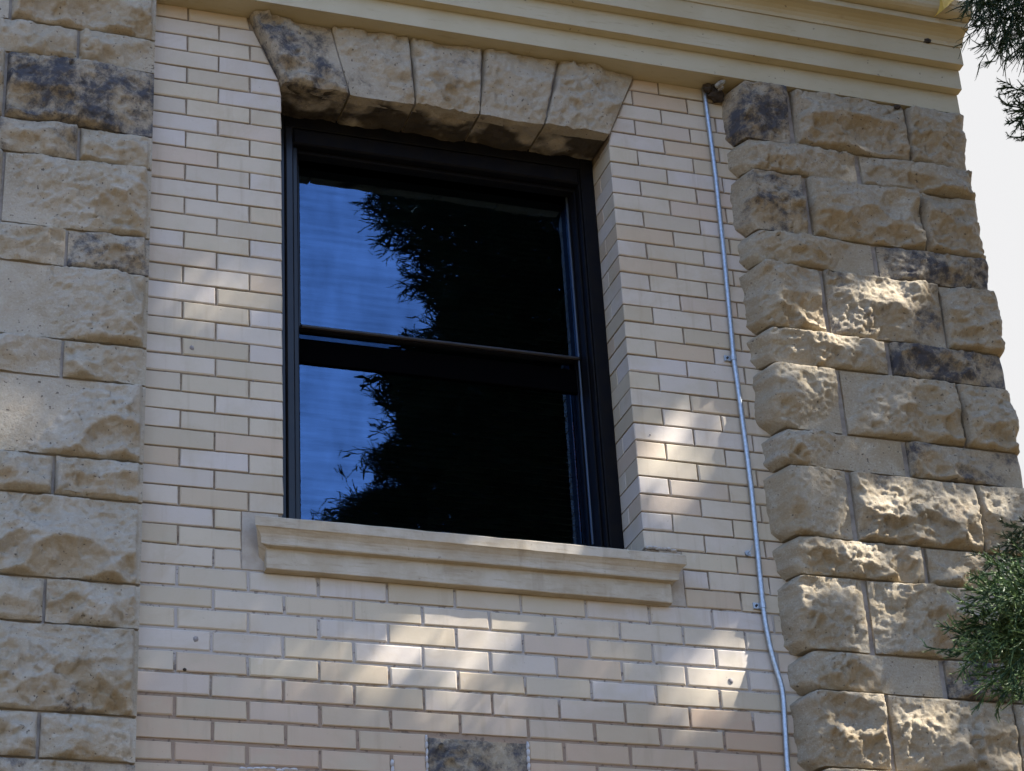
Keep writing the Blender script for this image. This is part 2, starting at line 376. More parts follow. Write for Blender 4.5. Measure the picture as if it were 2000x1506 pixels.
for i, (poly, dep, c) in enumerate(bricks):
    cx = sum(p[0] for p in poly) / len(poly); cz = sum(p[1] for p in poly) / len(poly)
    loc = [cx, rng.uniform(-.0012, .0010), cz]
    if dep < 0:
        loc[1] = .110; dep = .095
        sgn = 1 if cx > 0 else -1
        lp = [(x - cx, z - cz) for x, z in poly]
    else: lp = [(x - cx, z - cz) for x, z in poly]
    var = int(rng.integers(0, 5)); key = tuple(round(v, 4) for p in lp for v in p) + (dep, var)
    if i in top:
        if key not in cache:
            jr_ = np.random.default_rng(var + 40); V, F = prism([(x + jr_.normal() * .0009, z + jr_.normal() * .0009) for x, z in lp], dep, .0018 + .0006 * var); cache[key] = mesh('brick', V, F); cache[key].materials.append(BRICK)
        o = link('brick', cache[key], None, wall, loc)
        o.rotation_euler = (0, rng.normal() * .0018, 0)
        o['tone'] = float(np.clip((c - 35.0) / 2.5, 0, 1) * .85 + (rng.random() < .06) * .4)
    else:
        V, F = prism(lp, dep); rest.add([(x + loc[0], y + loc[1], z + loc[2]) for x, y, z in V], F)
ro = rest.build('brickwork', BRICK, wall); ro['kind'] = 'stuff'; ro['tone'] = .3
# loose mortar at the ends of the sill and round the old stone
PATCH = m_simple('patch_mortar', (.44, .39, .33), .95, (.34, .29, .23), 12, bump=.5)
MB().bbox((-.735, .0015, 4.405), (-.62, .02, 4.600)).build('mortar_patch', PATCH, wall)
MB().bbox((.655, .0015, 4.402), (.733, .02, 4.597)).build('mortar_patch', PATCH, wall)
wm = MB()
def blob(mb, cx, cz, w, h, d, seed, y=-.001, n=7):
    r = np.random.default_rng(seed); V = [(cx, y - d, cz)]; 
    for rr, dd in ((.6, .8), (1., 0.)):
        for k in range(n):
            a = 2 * math.pi * k / n; q = rr * r.uniform(.75, 1.1)
            V.append((cx + w * q * math.cos(a), y - d * dd if dd else y + .004, cz + h * q * math.sin(a)))
    F = [(0, 1 + k, 1 + (k + 1) % n) for k in range(n)] + [(1 + k, 1 + n + k, 1 + n + (k + 1) % n, 1 + (k + 1) % n) for k in range(n)]
    mb.add(V, F[::-1] if False else [tuple(f) for f in F])
def smear():
    global wm
    wm.build('mortar_smear', WHITE_MORTAR, wall, True); wm = MB()
for k in range(9): blob(wm, -.166 + rng.normal() * .001, 3.90 - k * .022, .005, .015, .004, 100 + k)
smear()
for k in range(9): blob(wm, .158 + rng.normal() * .001, 3.895 - k * .022, .006, .016, .005, 140 + k)
smear()
for k, (x, z) in enumerate(((-.275, 3.815), (-.275, 3.795), (-.274, 3.772))): blob(wm, x, z, .006, .014, .005, 170 + k)
smear()
for k in range(8): blob(wm, -.73 + k * .022, 3.775 + rng.normal() * .003, .014, .006, .004, 190 + k)
smear()
for k in range(6): blob(wm, .62 + k * .017, 4.600 + rng.normal() * .002, .014, .005, .006, 210 + k, y=-.004)
wm.build('mortar_smear', WHITE_MORTAR, wall, True)
for (x, z, r_) in ((-.900, 5.157, .011), (-.874, 4.166, .011), (.864, 4.156, .012), (-.70, 5.06, .004), (.66, 5.02, .004)):
    pm = MB(); blob(pm, x, z, r_, r_ * 1.1, .002, int(abs(x * 1000))); pm.build('plug', PLUG, wall, True)
pm = MB(); blob(pm, -.906, 4.066, .009, .006, .006, 33); pm.build('chip', NEST, wall)

# ------------------------------------------------------------------ rock-faced stone
def rockface(X, Z, w, h, seed, amp, dedge, flat=.2):
    r = np.random.default_rng(seed)
    wx = (fbm(X * 9, Z * 9, seed + 50, 3) - .5) * .055; wz = (fbm(X * 9 + 9, Z * 9 + 4, seed + 60, 3) - .5) * .055
    x = X + wx; z = Z + wz
    H = amp * (.62 + .9 * (fbm(X * 4.5, Z * 4.5, seed + 70, 3) - .5)) - (z - h * .5) * flat * amp / h
    for k in range(3):                              # a few split planes
        c = (r.uniform(.1, .9) * w, r.uniform(.2, .9) * h); g0 = r.uniform(-.35, .35); g1 = r.uniform(-.25, .45)
        H = np.minimum(H, amp * r.uniform(.7, 1.05) + (x - c[0]) * g0 + (z - c[1]) * g1)
    nb = int(4 + w * h / .006 * r.uniform(.7, 1.2))
    scar = np.zeros_like(H)
    for k in range(nb):                             # conchoidal flakes struck off, mostly low down
        q = r.random()
        if q < .68: c = (r.uniform(-.05, w + .05), r.uniform(-.08, .36) * h)
        elif q < .80: c = (r.uniform(0, w), h * r.uniform(.6, 1.1))
        else: c = (w * (-.04 if r.random() < .5 else 1.04), r.uniform(.1, .8) * h)
        R = r.uniform(.018, .09); base = amp * r.uniform(.02, .5)
        an = r.uniform(-.5, .5); dx_, dz_ = x - c[0], z - c[1]; ca, sa = math.cos(an), math.sin(an)
        sx = r.uniform(.8, 2.0)
        d2 = ((dx_ * ca + dz_ * sa) / sx) ** 2 + (dz_ * ca - dx_ * sa) ** 2
        Bk = base + d2 / (2 * R); scar_tone = r.uniform(.3, 1.) if q < .68 else r.uniform(0, .5)
        scar = np.where(Bk < H, scar_tone, scar); H = np.minimum(H, Bk)
    ns = int(w * h / .0011) + 6                     # small angular chips: piecewise planes
    sx_ = r.uniform(-.01, w + .01, ns); sz_ = r.uniform(-.01, h + .01, ns)
    q2 = ((X[..., None] + wx[..., None] * .35 - sx_) * .75) ** 2 + (Z[..., None] + wz[..., None] * .35 - sz_) ** 2; ci = q2.argmin(-1)
    gx_ = r.normal(size=ns) * .22; gz_ = r.normal(size=ns) * .26 + .10; of = r.normal(size=ns) * .0035
    gate = np.clip(.25 + 1.5 * (fbm(X * 7 + 3, Z * 7, seed + 44, 2) - .35) + .35 * scar, .1, 1.15)
    H = H + gate * np.clip((X - sx_[ci]) * gx_[ci] + (Z - sz_[ci]) * gz_[ci] + of[ci], -.011, .011)
    wob = (fbm(X * 30, Z * 30, seed + 80, 3) - .5) * .007
    H = np.minimum(H, np.maximum(dedge + wob, 0) * 3.6 + .003)
    rid = 1 - np.abs(2 * fbm(X * 30, Z * 30, seed + 90, 4) - 1)
    k = np.clip(dedge / .012, 0, 1)
    H = H + k * ((rid - .75) * .015 * (.4 + 1.2 * fbm(X * 6, Z * 6, seed + 33, 2)) + (fbm(X * 85, Z * 85, seed + 95, 3) - .5) * .0085)
    return np.maximum(H, 0), scar
def grid_faces(nx, nz):
    i = np.arange(nx * nz).reshape(nz, nx)
    return np.stack([i[:-1, :-1], i[:-1, 1:], i[1:, 1:], i[1:, :-1]], -1).reshape(-1, 4)
def skirt(V, F, nx, nz, yback):
    idx = np.arange(nx * nz).reshape(nz, nx)
    ring = np.concatenate([idx[0, :], idx[1:, -1], idx[-1, -2::-1], idx[-2:0:-1, 0]])
    a = V[ring]; b = a.copy(); b[:, 1] = yback; n = len(V); m = len(ring)
    V2 = np.concatenate([V, a, b]); k = np.arange(m); k1 = (k + 1) % m
    F2 = np.stack([n + k1, n + k, n + m + k, n + m + k1], -1)
    return V2, np.concatenate([F, F2])
def set_scar(me, sc_):
    v = np.zeros(len(me.vertices), np.float32); v[:sc_.size] = sc_.ravel(); a = me.attributes.new('scar', 'FLOAT', 'POINT'); a.data.foreach_set('value', v)
def stone(name, x0, x1, z0, z1, yj, seed, parent, amp=.05, left_round=False, right_round=False, margin_r=0, stain=0., yback=.05, label=None, sp=.0056, flat=.45):
    w, h = x1 - x0, z1 - z0; nx = max(12, int(w / sp)); nz = max(10, int(h / sp))
    X, Z = np.meshgrid(np.linspace(0, w, nx), np.linspace(0, h, nz))
    dz = np.minimum(Z, h - Z); dx = np.minimum(X if not left_round else X + .06, (w - X - margin_r) if not right_round else w - X + .05)
    H, scar = rockface(X, Z, w, h, seed, amp, np.minimum(dx, dz), flat)
    Y = yj - H; XX = x0 + X
    if left_round:
        nip = np.clip(.036 - dz * 1.25, 0, 1) + (fbm(Z * 18, Z * 0 + seed, seed + 5, 3) - .5) * .026
        tt = np.clip(1 - X / (w * .5), 0, 1) ** 2
        XX = XX - .012 + nip * tt
        bev = .046 + .035 * (fbm(Z * 10, Z * 0 + 3, seed + 7, 2) - .5)
        s = np.clip(X / bev, 0, 1); Y = Y * (1 - (1 - s) ** 1.3) + .004 * (1 - s)
        XX = XX + (fbm(X * 30 + 3, Z * 22, seed + 6, 4) - .5) * .022 * (1 - s) * np.clip(X / .01, 0, 1)
    if right_round:
        bow = .004 * np.sin(math.pi * np.clip(Z / h, 0, 1)) + (fbm(Z * 16, Z * 0 + seed, seed + 8, 3) - .5) * .007
        XX = XX + bow * np.clip(X / w * 2 - 1, 0, 1) ** 2
        s = np.clip((w - X) / .03, 0, 1); Y = Y + .03 * (1 - s) ** 2
    V = np.stack([XX, Y, z0 + Z], -1).reshape(-1, 3); F = grid_faces(nx, nz)
    V, F = skirt(V, F, nx, nz, yback)
    me = mesh(name, V, F, False)
    set_scar(me, scar)
    o = link(name, me, STONE, parent); o['stain'] = float(stain); o['pale'] = .55 if parent.name == 'stone_pier' else .08
    if label: o['label'] = label
    return o
# left pier
pc = MB(); pc.box((-2.6, -.052, 2.6), (-1.068, .25, 6.504))
pier = pc.build('stone_pier', STONE_MORTAR, bld); pier['label'] = 'pale rock-faced sandstone pier left of the brickwork'
PZ = [6.505, 6.290, 6.156, 5.897, 5.766, 5.501, 5.362, 5.099, 4.966, 4.698, 4.565, 4.297, 4.155, 3.886, 3.747, 3.48, 3.34]
PJ = [-1.538, -1.310, -1.539, -1.293, -1.527, -1.317, -1.62, -1.314, -1.60, -1.323, -1.58, -1.332, -1.59, -1.330, -1.58, -1.33]
PSTAIN = {(2, 0): .81, (3, 1): .55, (5, 0): .6, (6, 0): 0.0, (12, 0): .15, (14, 0): .5}
for r in range(len(PZ) - 1):
    zt, zb_ = PZ[r] - .004, PZ[r + 1] + .004
    xs = [-1.054, PJ[r], PJ[r] - (.52 if r % 2 == 0 else .27), PJ[r] - .80]
    for k in range(3):
        st = PSTAIN.get((r, k), 0)
        stone('stone_block', xs[k + 1] + .005, xs[k] - (.005 if k else 0), zb_, zt, -.060, 1000 + r * 10 + k, pier,
              amp=(.082 if r % 2 == 0 else .060) * (1 if k < 2 else .8), margin_r=.012 if k == 0 else 0, stain=st, yback=-.02 if k else .0,
              label='sandstone block with a broad blue-black stain' if st > .8 else None, flat=.6, sp=.0056 if k < 1 else .008)
# right quoin pier
qc = MB(); qc.box((1.155, -.060, 2.6), (2.02, .25, 6.504)); qc.box((1.20, .25, 2.6), (2.02, 6, 7.0))
quoin = qc.build('stone_quoin', STONE_MORTAR, bld); quoin['label'] = 'rock-faced sandstone quoin at the right corner'
QZ = [6.513, 6.258, 6.122, 5.864, 5.726, 5.460, 5.322, 5.064, 4.923, 4.661, 4.521, 4.256, 4.118, 3.859, 3.72, 3.46]
QJ = [(1.320, 1.796), (1.574,), (1.339, 1.798), (1.588,), (1.356, 1.822), (1.582,), (1.368, 1.829), (1.590,), (1.353, 1.835), (1.600,), (1.359, 1.84), (1.606,), (1.375, 1.843), (1.60,), (1.37, 1.84)]
QST = {(0, 0): .75, (2, 0): .55, (3, 1): .72, (4, 1): .35, (5, 1): .82, (7, 1): .45, (11, 1): .8, (8, 1): .2}
for r in range(len(QZ) - 1):
    zt, zb_ = QZ[r] - (.010 if r == 0 else .004), QZ[r + 1] + .004
    xs = [1.078] + list(QJ[r]) + [2.052]
    for k in range(len(xs) - 1):
        lr, rr = k == 0, k == len(xs) - 2; st = QST.get((r, k), 0)
        stone('stone_block', xs[k] + (0 if lr else .005), xs[k + 1] - (0 if rr else .005), zb_, zt, -.070, 2000 + r * 10 + k, quoin,
              amp=.078 if r % 2 == 0 else .058, left_round=lr, right_round=rr, stain=st, yback=.05 if lr else (.30 if rr else .0),
              label={(3, 1): 'blackened short sandstone block with sun flecks', (5, 1): 'darkest long block, blue-black along its top'}.get((r, k)))
# old stone let into the bricks below the sill
st_o = stone('stone_block', -.161, .153, 3.55, 3.902, .004, 77, wall, amp=.016, stain=.75, yback=.1, label='dark lichen-stained stone let into the brickwork')

# flat arch of five rock-faced voussoirs
arch = MB(); arch.box((-.60, -.010, 6.2445), (.60, .16, 6.50)); arch = arch.build('flat_arch', STONE_MORTAR, bld); arch['label'] = 'flat arch of five rock-faced stones over the window'
tops = [-.7215, -.429, -.142, .131, .420, .7195]; bots = [-.6045, -.365, -.128, .111, .354, .6045]
ZT, ZS = 6.498, 6.226
for k in range(5):
    seed = 3000 + k; nx, nz = 44, 40
    u, v = np.meshgrid(np.linspace(0, 1, nx), np.linspace(0, 1, nz))
    zb_ = ZS + .0 * u
    xl = bots[k] + .003 + (tops[k] - bots[k]) * v; xr = bots[k + 1] - .003 + (tops[k + 1] - bots[k + 1]) * v
    X = xl + (xr - xl) * u; Z = zb_ + (ZT - zb_) * v
    h = ZT - ZS; w = .25
    de = np.minimum(np.minimum(u, 1 - u) * w, np.minimum(v * h + .004, (1 - v) * h + .02))
    H, scar = rockface(X - xl.min(), Z - ZS, w, h, seed, .060, de, .5)
    bow = (fbm(X[0] * 14, X[0] * 0 + k, seed, 3) - .5) * .010
    Zf = Z + (bow[None, :] - .004 * np.sin(math.pi * u)) * (1 - v) ** 3
    V = np.stack([X, -.016 - H, Zf], -1).reshape(-1, 3); F = grid_faces(nx, nz)
    ny = 30; V2, F2 = skirt(V, F, nx, nz, .03)
    # rough soffit running back to the frame
    uu, tt = np.meshgrid(np.linspace(0, 1, nx), np.linspace(0, 1, ny))
    sx = bots[k] + .004 + (bots[k + 1] - .004 - bots[k] - .004) * uu; yf = V.reshape(nz, nx, 3)[0, :, 1]
    sy = yf[None, :] + (.235 - yf[None, :]) * tt
    zs0 = V.reshape(nz, nx, 3)[0, :, 2]
    e = np.minimum(np.minimum(uu, 1 - uu) * .24, tt * .25); rr = np.clip(e / .02, 0, 1)
    sz = zs0[None, :] + rr * ((fbm(sx * 16, sy * 16, seed + 7, 4) - .42) * .030 - .002) + .006 * tt
    Vs = np.stack([sx, sy, sz], -1).reshape(-1, 3); Fs = grid_faces(nx, ny)[:, ::-1] + len(V2)
    # cheeks of the soffit joint
    o_i = np.arange(nx * ny).reshape(ny, nx); V3 = np.concatenate([V2, Vs]); n0 = len(V3); FF = [F2, Fs]
    for col, flip in ((0, 0), (nx - 1, 1)):
        a = Vs[o_i[:, col]]; b = a.copy(); b[:, 2] += .06; m_ = len(V3); V3 = np.concatenate([V3, a, b]); q = np.arange(ny - 1)
        f = np.stack([m_ + q, m_ + q + 1, m_ + ny + q + 1, m_ + ny + q], -1); FF.append(f[:, ::-1] if flip else f)
    me = mesh('voussoir', V3, np.concatenate(FF), False)
    soot_shade = np.zeros(len(V3), np.float32); sn_ = fbm(sx * 9 + k, sy * 12, seed + 21, 5); soot_shade[len(V2):len(V2) + nx * ny] = np.clip((sn_ + .30 * tt - .52) / .16, 0, 1).ravel()  # irregular soot, plus shade painted in toward the window frame
    a_ = me.attributes.new('soot_shade', 'FLOAT', 'POINT'); a_.data.foreach_set('value', soot_shade)
    set_scar(me, scar)
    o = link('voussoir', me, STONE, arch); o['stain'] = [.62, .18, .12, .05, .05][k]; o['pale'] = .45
    if k == 0: o['label'] = 'leftmost arch stone with sooty black staining'

# window sill: fillet, cove, fascia
prof = [(.25, 4.60), (-.030, 4.575), (-.072, 4.556), (-.075, 4.552), (-.075, 4.521), (-.071, 4.518), (-.066, 4.513)]
for t in np.linspace(0, 1, 6): prof.append((-.066 + .013 * math.sin(t * math.pi / 2) * 1.0, 4.513 - .041 * t))
prof = prof[:7] + [(-.0585, 4.503), (-.0555, 4.494), (-.0545, 4.484), (-.055, 4.474), (-.053, 4.470), (-.032, 4.468), (-.032, 4.403), (-.030, 4.401), (.04, 4.399), (.25, 4.43)]
def sill_mesh():
    n = 60; xs = np.linspace(0, 1, n); m = len(prof); V = np.zeros((n, m, 3))
    for j, (y, z) in enumerate(prof):
        out = max(0., -y); half = .628 + out * 1.13 if z > 4.47 else .6685
        if z <= 4.469 : half = .668
        xx = -half + 2 * half * xs; V[:, j, 0] = xx; V[:, j, 1] = y + (fbm(xx * 15, xx * 0 + j * .4, 5, 3) - .5) * (.003 if y < 0 else 0); V[:, j, 2] = z + (fbm(xx * 12, xx * 0 + j * .4, 8, 3) - .5) * .003 - .004 * xs
    V[:, :, 0] += .002
    F = []
    for i in range(n - 1):
        for j in range(m):
            j1 = (j + 1) % m; F.append((i * m + j, i * m + j1, (i + 1) * m + j1, (i + 1) * m + j))
    F += [tuple(range(m - 1, -1, -1)), tuple((n - 1) * m + j for j in range(m))]
    return mesh('window_sill', V.reshape(-1, 3), F)
sill = link('window_sill', sill_mesh(), SILL, bld); sill['label'] = 'moulded pale stone sill under the window'

# cornice boards along the top
XA_, XE = -2.6, 2.031
cor = empty('cornice', (0, 0, 6.5), '', '', None); del cor['label']; del cor['category']; cor.parent = bld; cor['label'] = 'cream painted wooden cornice with stepped boards'
def board(name, prof, x1, **k):
    mb = MB(); mb.extrude_x([(y, z - 6.5) for y, z in prof], XA_, x1); o = mb.build(name, PAINT, cor); return o
board('soffit_board', [(-.098, 6.5055), (.10, 6.5055), (.10, 6.53), (-.098, 6.53)], 1.10)
board('fascia_board', [(-.100, 6.502), (.06, 6.502), (.06, 6.70), (-.100, 6.70)], XE)
mb = MB()
board('fascia_board', [(-.135, 6.594), (-.1025, 6.590), (-.1025, 6.80), (-.135, 6.80)], XE + .003)
board('fascia_board', [(-.171, 6.684), (-.1375, 6.680), (-.1375, 6.88), (-.171, 6.88)], XE + .006)
ov = [(-.1735, 6.763)] + [(-.176 - .056 * (1 - math.cos(t)), 6.763 + .047 * math.sin(t)) for t in np.linspace(0, math.pi / 2, 6)] + [(-.238, 6.811), (-.238, 6.834), (-.1735, 6.834)]
board('ovolo_moulding', ov, XE + .012)
cv = [(-.1735, 6.8365), (-.242, 6.8365)] + [(-.242 - .040 * math.sin(t), 6.8365 + .036 * (1 - math.cos(t))) for t in np.linspace(0.2, math.pi / 2, 5)] + [(-.284, 6.876), (-.284, 6.90), (-.1735, 6.90)]
board('cove_moulding', cv, XE + .016)
board('crown_board', [(-.296, 6.9025), (.1, 6.9025), (.1, 7.10), (-.296, 7.10)], XE - .10)
eb = MB(); w_ = [at(1838, -22, -.30), at(1843, 19, -.30), at(1868, -4, -.30), at(1882, -22, -.30)]
eb.add([(p[0], -.30, p[2] - 6.5) for p in w_] + [(p[0] - .01, -.22, p[2] - 6.49) for p in w_], [(0, 1, 2, 3), (7, 6, 5, 4), (0, 4, 5, 1), (1, 5, 6, 2), (2, 6, 7, 3), (3, 7, 4, 0)])
eb = eb.build('corner_bracket', m_simple('sunlit_paint', (.66, .46, .10), .55), cor)  # cornice end made bright yellow, sunlight put into its colour
rf = MB(); rf.extrude_x([(-.42, 7.10), (6.0, 9.2), (6.0, 9.32), (-.42, 7.2)], XA_, 2.0); rf.build('roof', ROOF, bld)
up = MB(); up.box((-2.6, .06, 6.504), (-1.06, .3, 7.1)); up.box((1.2, .06, 6.513), (2.0, .3, 7.1)); up.build('upper_wall', FOUND, bld)
lw = MB(); lw.box((-2.6, -.05, -.2), (2.05, .3, 2.595)); lw.box((-1.06, .01, 2.595), (1.13, .3, ZB - .001)); lw.build('foundation', FOUND, bld)

# ------------------------------------------------------------------ the window
win = empty('window', (0, .165, 4.6), '', ''); del win['category']; win.parent = bld; win['label'] = 'dark bronze sash window with reflecting panes'
def wmb(mb, name, mat, **k):
    if mat is FRAME:                                    # each box of the frame its own piece; all but the left side get the shaded copy
        for i in range(0, len(mb.v), 12):
            q = MB(); V = mb.v[i:i + 12]; q.bbox_raw(V); xc = sum(v[0] for v in V) / 12
            q.v = [(x, y - .165, z - 4.6) for x, y, z in q.v]; o = q.build(name, FRAME if xc < -.3 else FRAME_SHADED, win)
        return
    mb.v = [(x, y - .165, z - 4.6) for x, y, z in mb.v]; return mb.build(name, mat, win, **k)
def ring(mb, xo, xi, zo0, zi0, zo1, zi1, y0, y1, xoR=None, xiR=None):
    xoR = xo if xoR is None else xoR; xiR = xi if xiR is None else xiR
    mb.bbox((-xo, y0, zo0), (-xi, y1, zo1), .003); mb.bbox((xiR, y0, zo0), (xoR, y1, zo1), .003)
    mb.bbox((-xi + .0002, y0, zi1), (xiR - .0002, y1, zo1), .003); mb.bbox((-xi + .0002, y0, zo0), (xiR - .0002, y1, zi0), .003)
mb = MB(); ring(mb, .6035, .553, 4.60, 4.64, 6.24, 6.185, .166, .30); wmb(mb, 'window_frame', FRAME)
mb = MB(); mb.bbox((-.5525, .160, 4.64), (-.5225, .215, 6.184), .005); mb.bbox((.545, .172, 4.64), (.5525, .30, 6.184), .003)
mb.bbox((-.522, .168, 6.120), (.5448, .24, 6.184), .006); wmb(mb, 'brick_mould', FRAME)
mb = MB(); mb.bbox((-.5222, .190, 4.64), (-.5000, .245, 6.119), .004); mb.bbox((.537, .205, 4.64), (.5448, .30, 6.119), .003)
mb.bbox((-.4998, .205, 6.105), (.5368, .245, 6.1195), .003); wmb(mb, 'blind_stop', FRAME)
def sash(name, z0, z1, y, gname, bot, topr):
    mb = MB(); x = .5365
    mb.bbox((-.4995, y, z0), (-.478, y + .034, z1), .004); mb.bbox((.5325, y, z0), (x, y + .034, z1), .003)
    mb.bbox((-.4778, y, z1 - topr), (.5323, y + .034, z1), .004)
    wmb(mb, name, FRAME)
    mb = MB(); mb.bbox((-.4778, y - .002, z0), (.5323, y + (.014 if bot < .06 else .034), z0 + bot), .004); wmb(mb, 'meeting_rail' if bot < .06 else 'bottom_rail', RAIL)
    gb_ = MB(); gb_.add([(-.4785, y + .016, z0 + bot - .001), (.5328, y + .016, z0 + bot - .001), (.5328, y + .016, z1 - topr + .001), (-.4785, y + .016, z1 - topr + .001)], [(0, 1, 2, 3)])
    wmb(gb_, gname, GLASS)
sash('upper_sash', 5.430, 6.15, .254, 'glass_pane', .013, .022)
sash('lower_sash', 4.635, 5.452, .296, 'glass_pane', .075, .010)
mb = MB(); mb.bbox((-.477, .300, 5.322), (.5315, .3115, 5.414), .002); wmb(mb, 'rail_reflection', m_simple('black_reflection', (.0015, .0015, .002), .9, spec=.01))  # black strip painting in the meeting rail's reflection on the lower pane
mb = MB(); mb.bbox((.5275, .258, 4.72), (.5322, .268, 6.125), .001); wmb(mb, 'glazing_bead', m_simple('bead_metal', (.10, .12, .15), .35, metal=.5))
# venetian blind behind the glass
sv = [(-.475, -.011, -.004), (.528, -.011, -.004), (.528, 0, .0015), (-.475, 0, .0015), (.528, .011, .004), (-.475, .011, .004)]
sme = mesh('blind_slat', sv, [(0, 1, 2, 3), (3, 2, 4, 5)]); sme.materials.append(SLAT)
for k in range(62):
    z = 4.70 + k * .0235
    o = link('blind_slat', sme, None, win, (0, .40 - .165, z - 4.6)); o.rotation_euler = (math.radians(-38 + rng.normal() * 1.5), rng.normal() * .0008, 0)
mb = MB()
for k in range(34):
    z = 4.80 + k * .0125; mb.tube([(.518 + rng.normal() * .0008, .335, z), (.518, .335, z + .008)], .0032, 5)
wmb(mb, 'bead_cord', CORD)
rm = MB()
x0, x1, y0, y1, z0, z1 = -2.4, 1.9, .321, 4.2, 3.2, 6.8
rm.add([(x0, y0, z0), (x1, y0, z0), (x1, y1, z0), (x0, y1, z0), (x0, y0, z1), (x1, y0, z1), (x1, y1, z1), (x0, y1, z1)],
       [(0, 1, 2, 3), (4, 7, 6, 5), (1, 5, 6, 2), (2, 6, 7, 3), (3, 7, 4, 0)])
# inner face of the front wall round the opening
rm.box((x0, .322, z0), (-.60, .33, z1)).box((.60, .322, z0), (x1, .33, z1)).box((-.5998, .322, z0), (.5998, .33, 4.62)).box((-.5998, .322, 6.20), (.5998, .33, z1))
rm.build('room', DARK, bld)

# ------------------------------------------------------------------ conduit, anchor, nests
cn = empty('conduit_pipe', (1.0, -.012, 3.4), 'thin galvanised conduit pipe fixed to the bricks beside the stone corner', 'pipe')
pp = [(1.0, 6.500), (1.001, 6.454), (1.006, 6.25), (1.008, 6.092), (1.005, 5.75), (1.000, 5.47), (.997, 5.352), (1.001, 5.25), (1.006, 5.0), (1.008, 4.835), (1.004, 4.6), (1.001, 4.423), (1.003, 4.36),
      (1.010, 4.28), (1.021, 4.212), (1.031, 4.165), (1.036, 4.134), (1.036, 4.10), (1.032, 4.03), (1.024, 3.90), (1.021, 3.80), (1.020, 3.4), (1.02, 2.4)]
mb = MB(); mb.tube([(x - 1.0, -.001, z - 3.4) for x, z in pp], .0092, 14); mb.build('pipe', GALV, cn, True)
for z, x in ((5.352, .997), (4.423, 1.001)):
    mb = MB(); mb.tube([(x - 1, -.001, z - 3.4 - .011), (x - 1, -.001, z - 3.4 + .011)], .0112, 14)
    mb.bbox((x - 1.031, .004, z - 3.411), (x - 1.006, .0125, z - 3.389), .0015)
    s = mb.build('strap', GALV, cn)
    sm = MB(); sm.tube([(x - 1.021, .004, z - 3.4), (x - 1.021, -.0005, z - 3.4)], .0042, 6); sm.build('screw', NEST, s)
an = empty('wall_anchor', (.972, 0, 4.612), 'small grey metal hook fixed in the brick just left of the conduit', 'hook')
mb = MB(); mb.tube([(0, .004, 0), (0, -.006, 0)], .010, 10); mb.build('plate', GALV, an)
mb = MB(); mb.tube([(0, -.004, .002), (.002, -.018, .0), (.006, -.024, .010), (.012, -.020, .022)], .0016, 5); mb.tube([(0, -.006, 0), (-.001, -.02, -.012), (.004, -.022, -.02)], .0018, 5); mb.build('wire', GALV, an)
def lump(mb, c, r, seed, n=10, m=7, sq=(1, 1, 1)):
    g_ = np.random.default_rng(seed); V = []; F = []
    for i in range(m + 1):
        th = math.pi * i / m
        for k in range(n):
            a = 2 * math.pi * k / n; q = r * (1 + g_.normal() * .14)
            V.append((c[0] + q * sq[0] * math.sin(th) * math.cos(a), c[1] + q * sq[1] * math.sin(th) * math.sin(a), c[2] + q * sq[2] * math.cos(th)))
    for i in range(m):
        for k in range(n): F.append((i * n + k, (i + 1) * n + k, (i + 1) * n + (k + 1) % n, i * n + (k + 1) % n))
    mb.add(V, F)
nb = empty('debris_clump', (1.035, -.03, 6.48), 'ragged dark clump of debris under the cornice at the top of the conduit', 'debris')
mb = MB(); lump(mb, (-.028, .0, .012), .020, 5); lump(mb, (.01, .01, -.012), .026, 6, sq=(1.3, 1, .9)); lump(mb, (-.008, -.005, .01), .015, 9); mb.build('mud', NEST, nb)
mb = MB(); mb.tube([(-.012, -.038, -.008), (.006, -.046, .006), (.022, -.048, .020)], [.009, .012, .007], 6); mb.tube([(.0, -.03, -.016), (.016, -.04, -.004)], [.006, .009], 5); mb.build('scrap', SCRAP, nb)
P = at(1811, 79, -.176)
wn_ = empty('wasp_nest', tuple(P), 'small black mud nest stuck under a cornice ledge near the right corner', 'nest')
mb = MB(); lump(mb, (0, .004, 0), .014, 12, sq=(1.2, .8, .75)); mb.build('mud', NEST, wn_, True)
P = at(1752, 209, -.098)
cb_ = empty('mud_dab', (P[0], -.098, P[2]), 'black crumb of mud in the joint between cornice and quoin stone', 'debris')
mb = MB(); lump(mb, (0, 0, 0), .012, 14, sq=(1.1, .7, .8)); mb.build('mud', NEST, cb_, True)

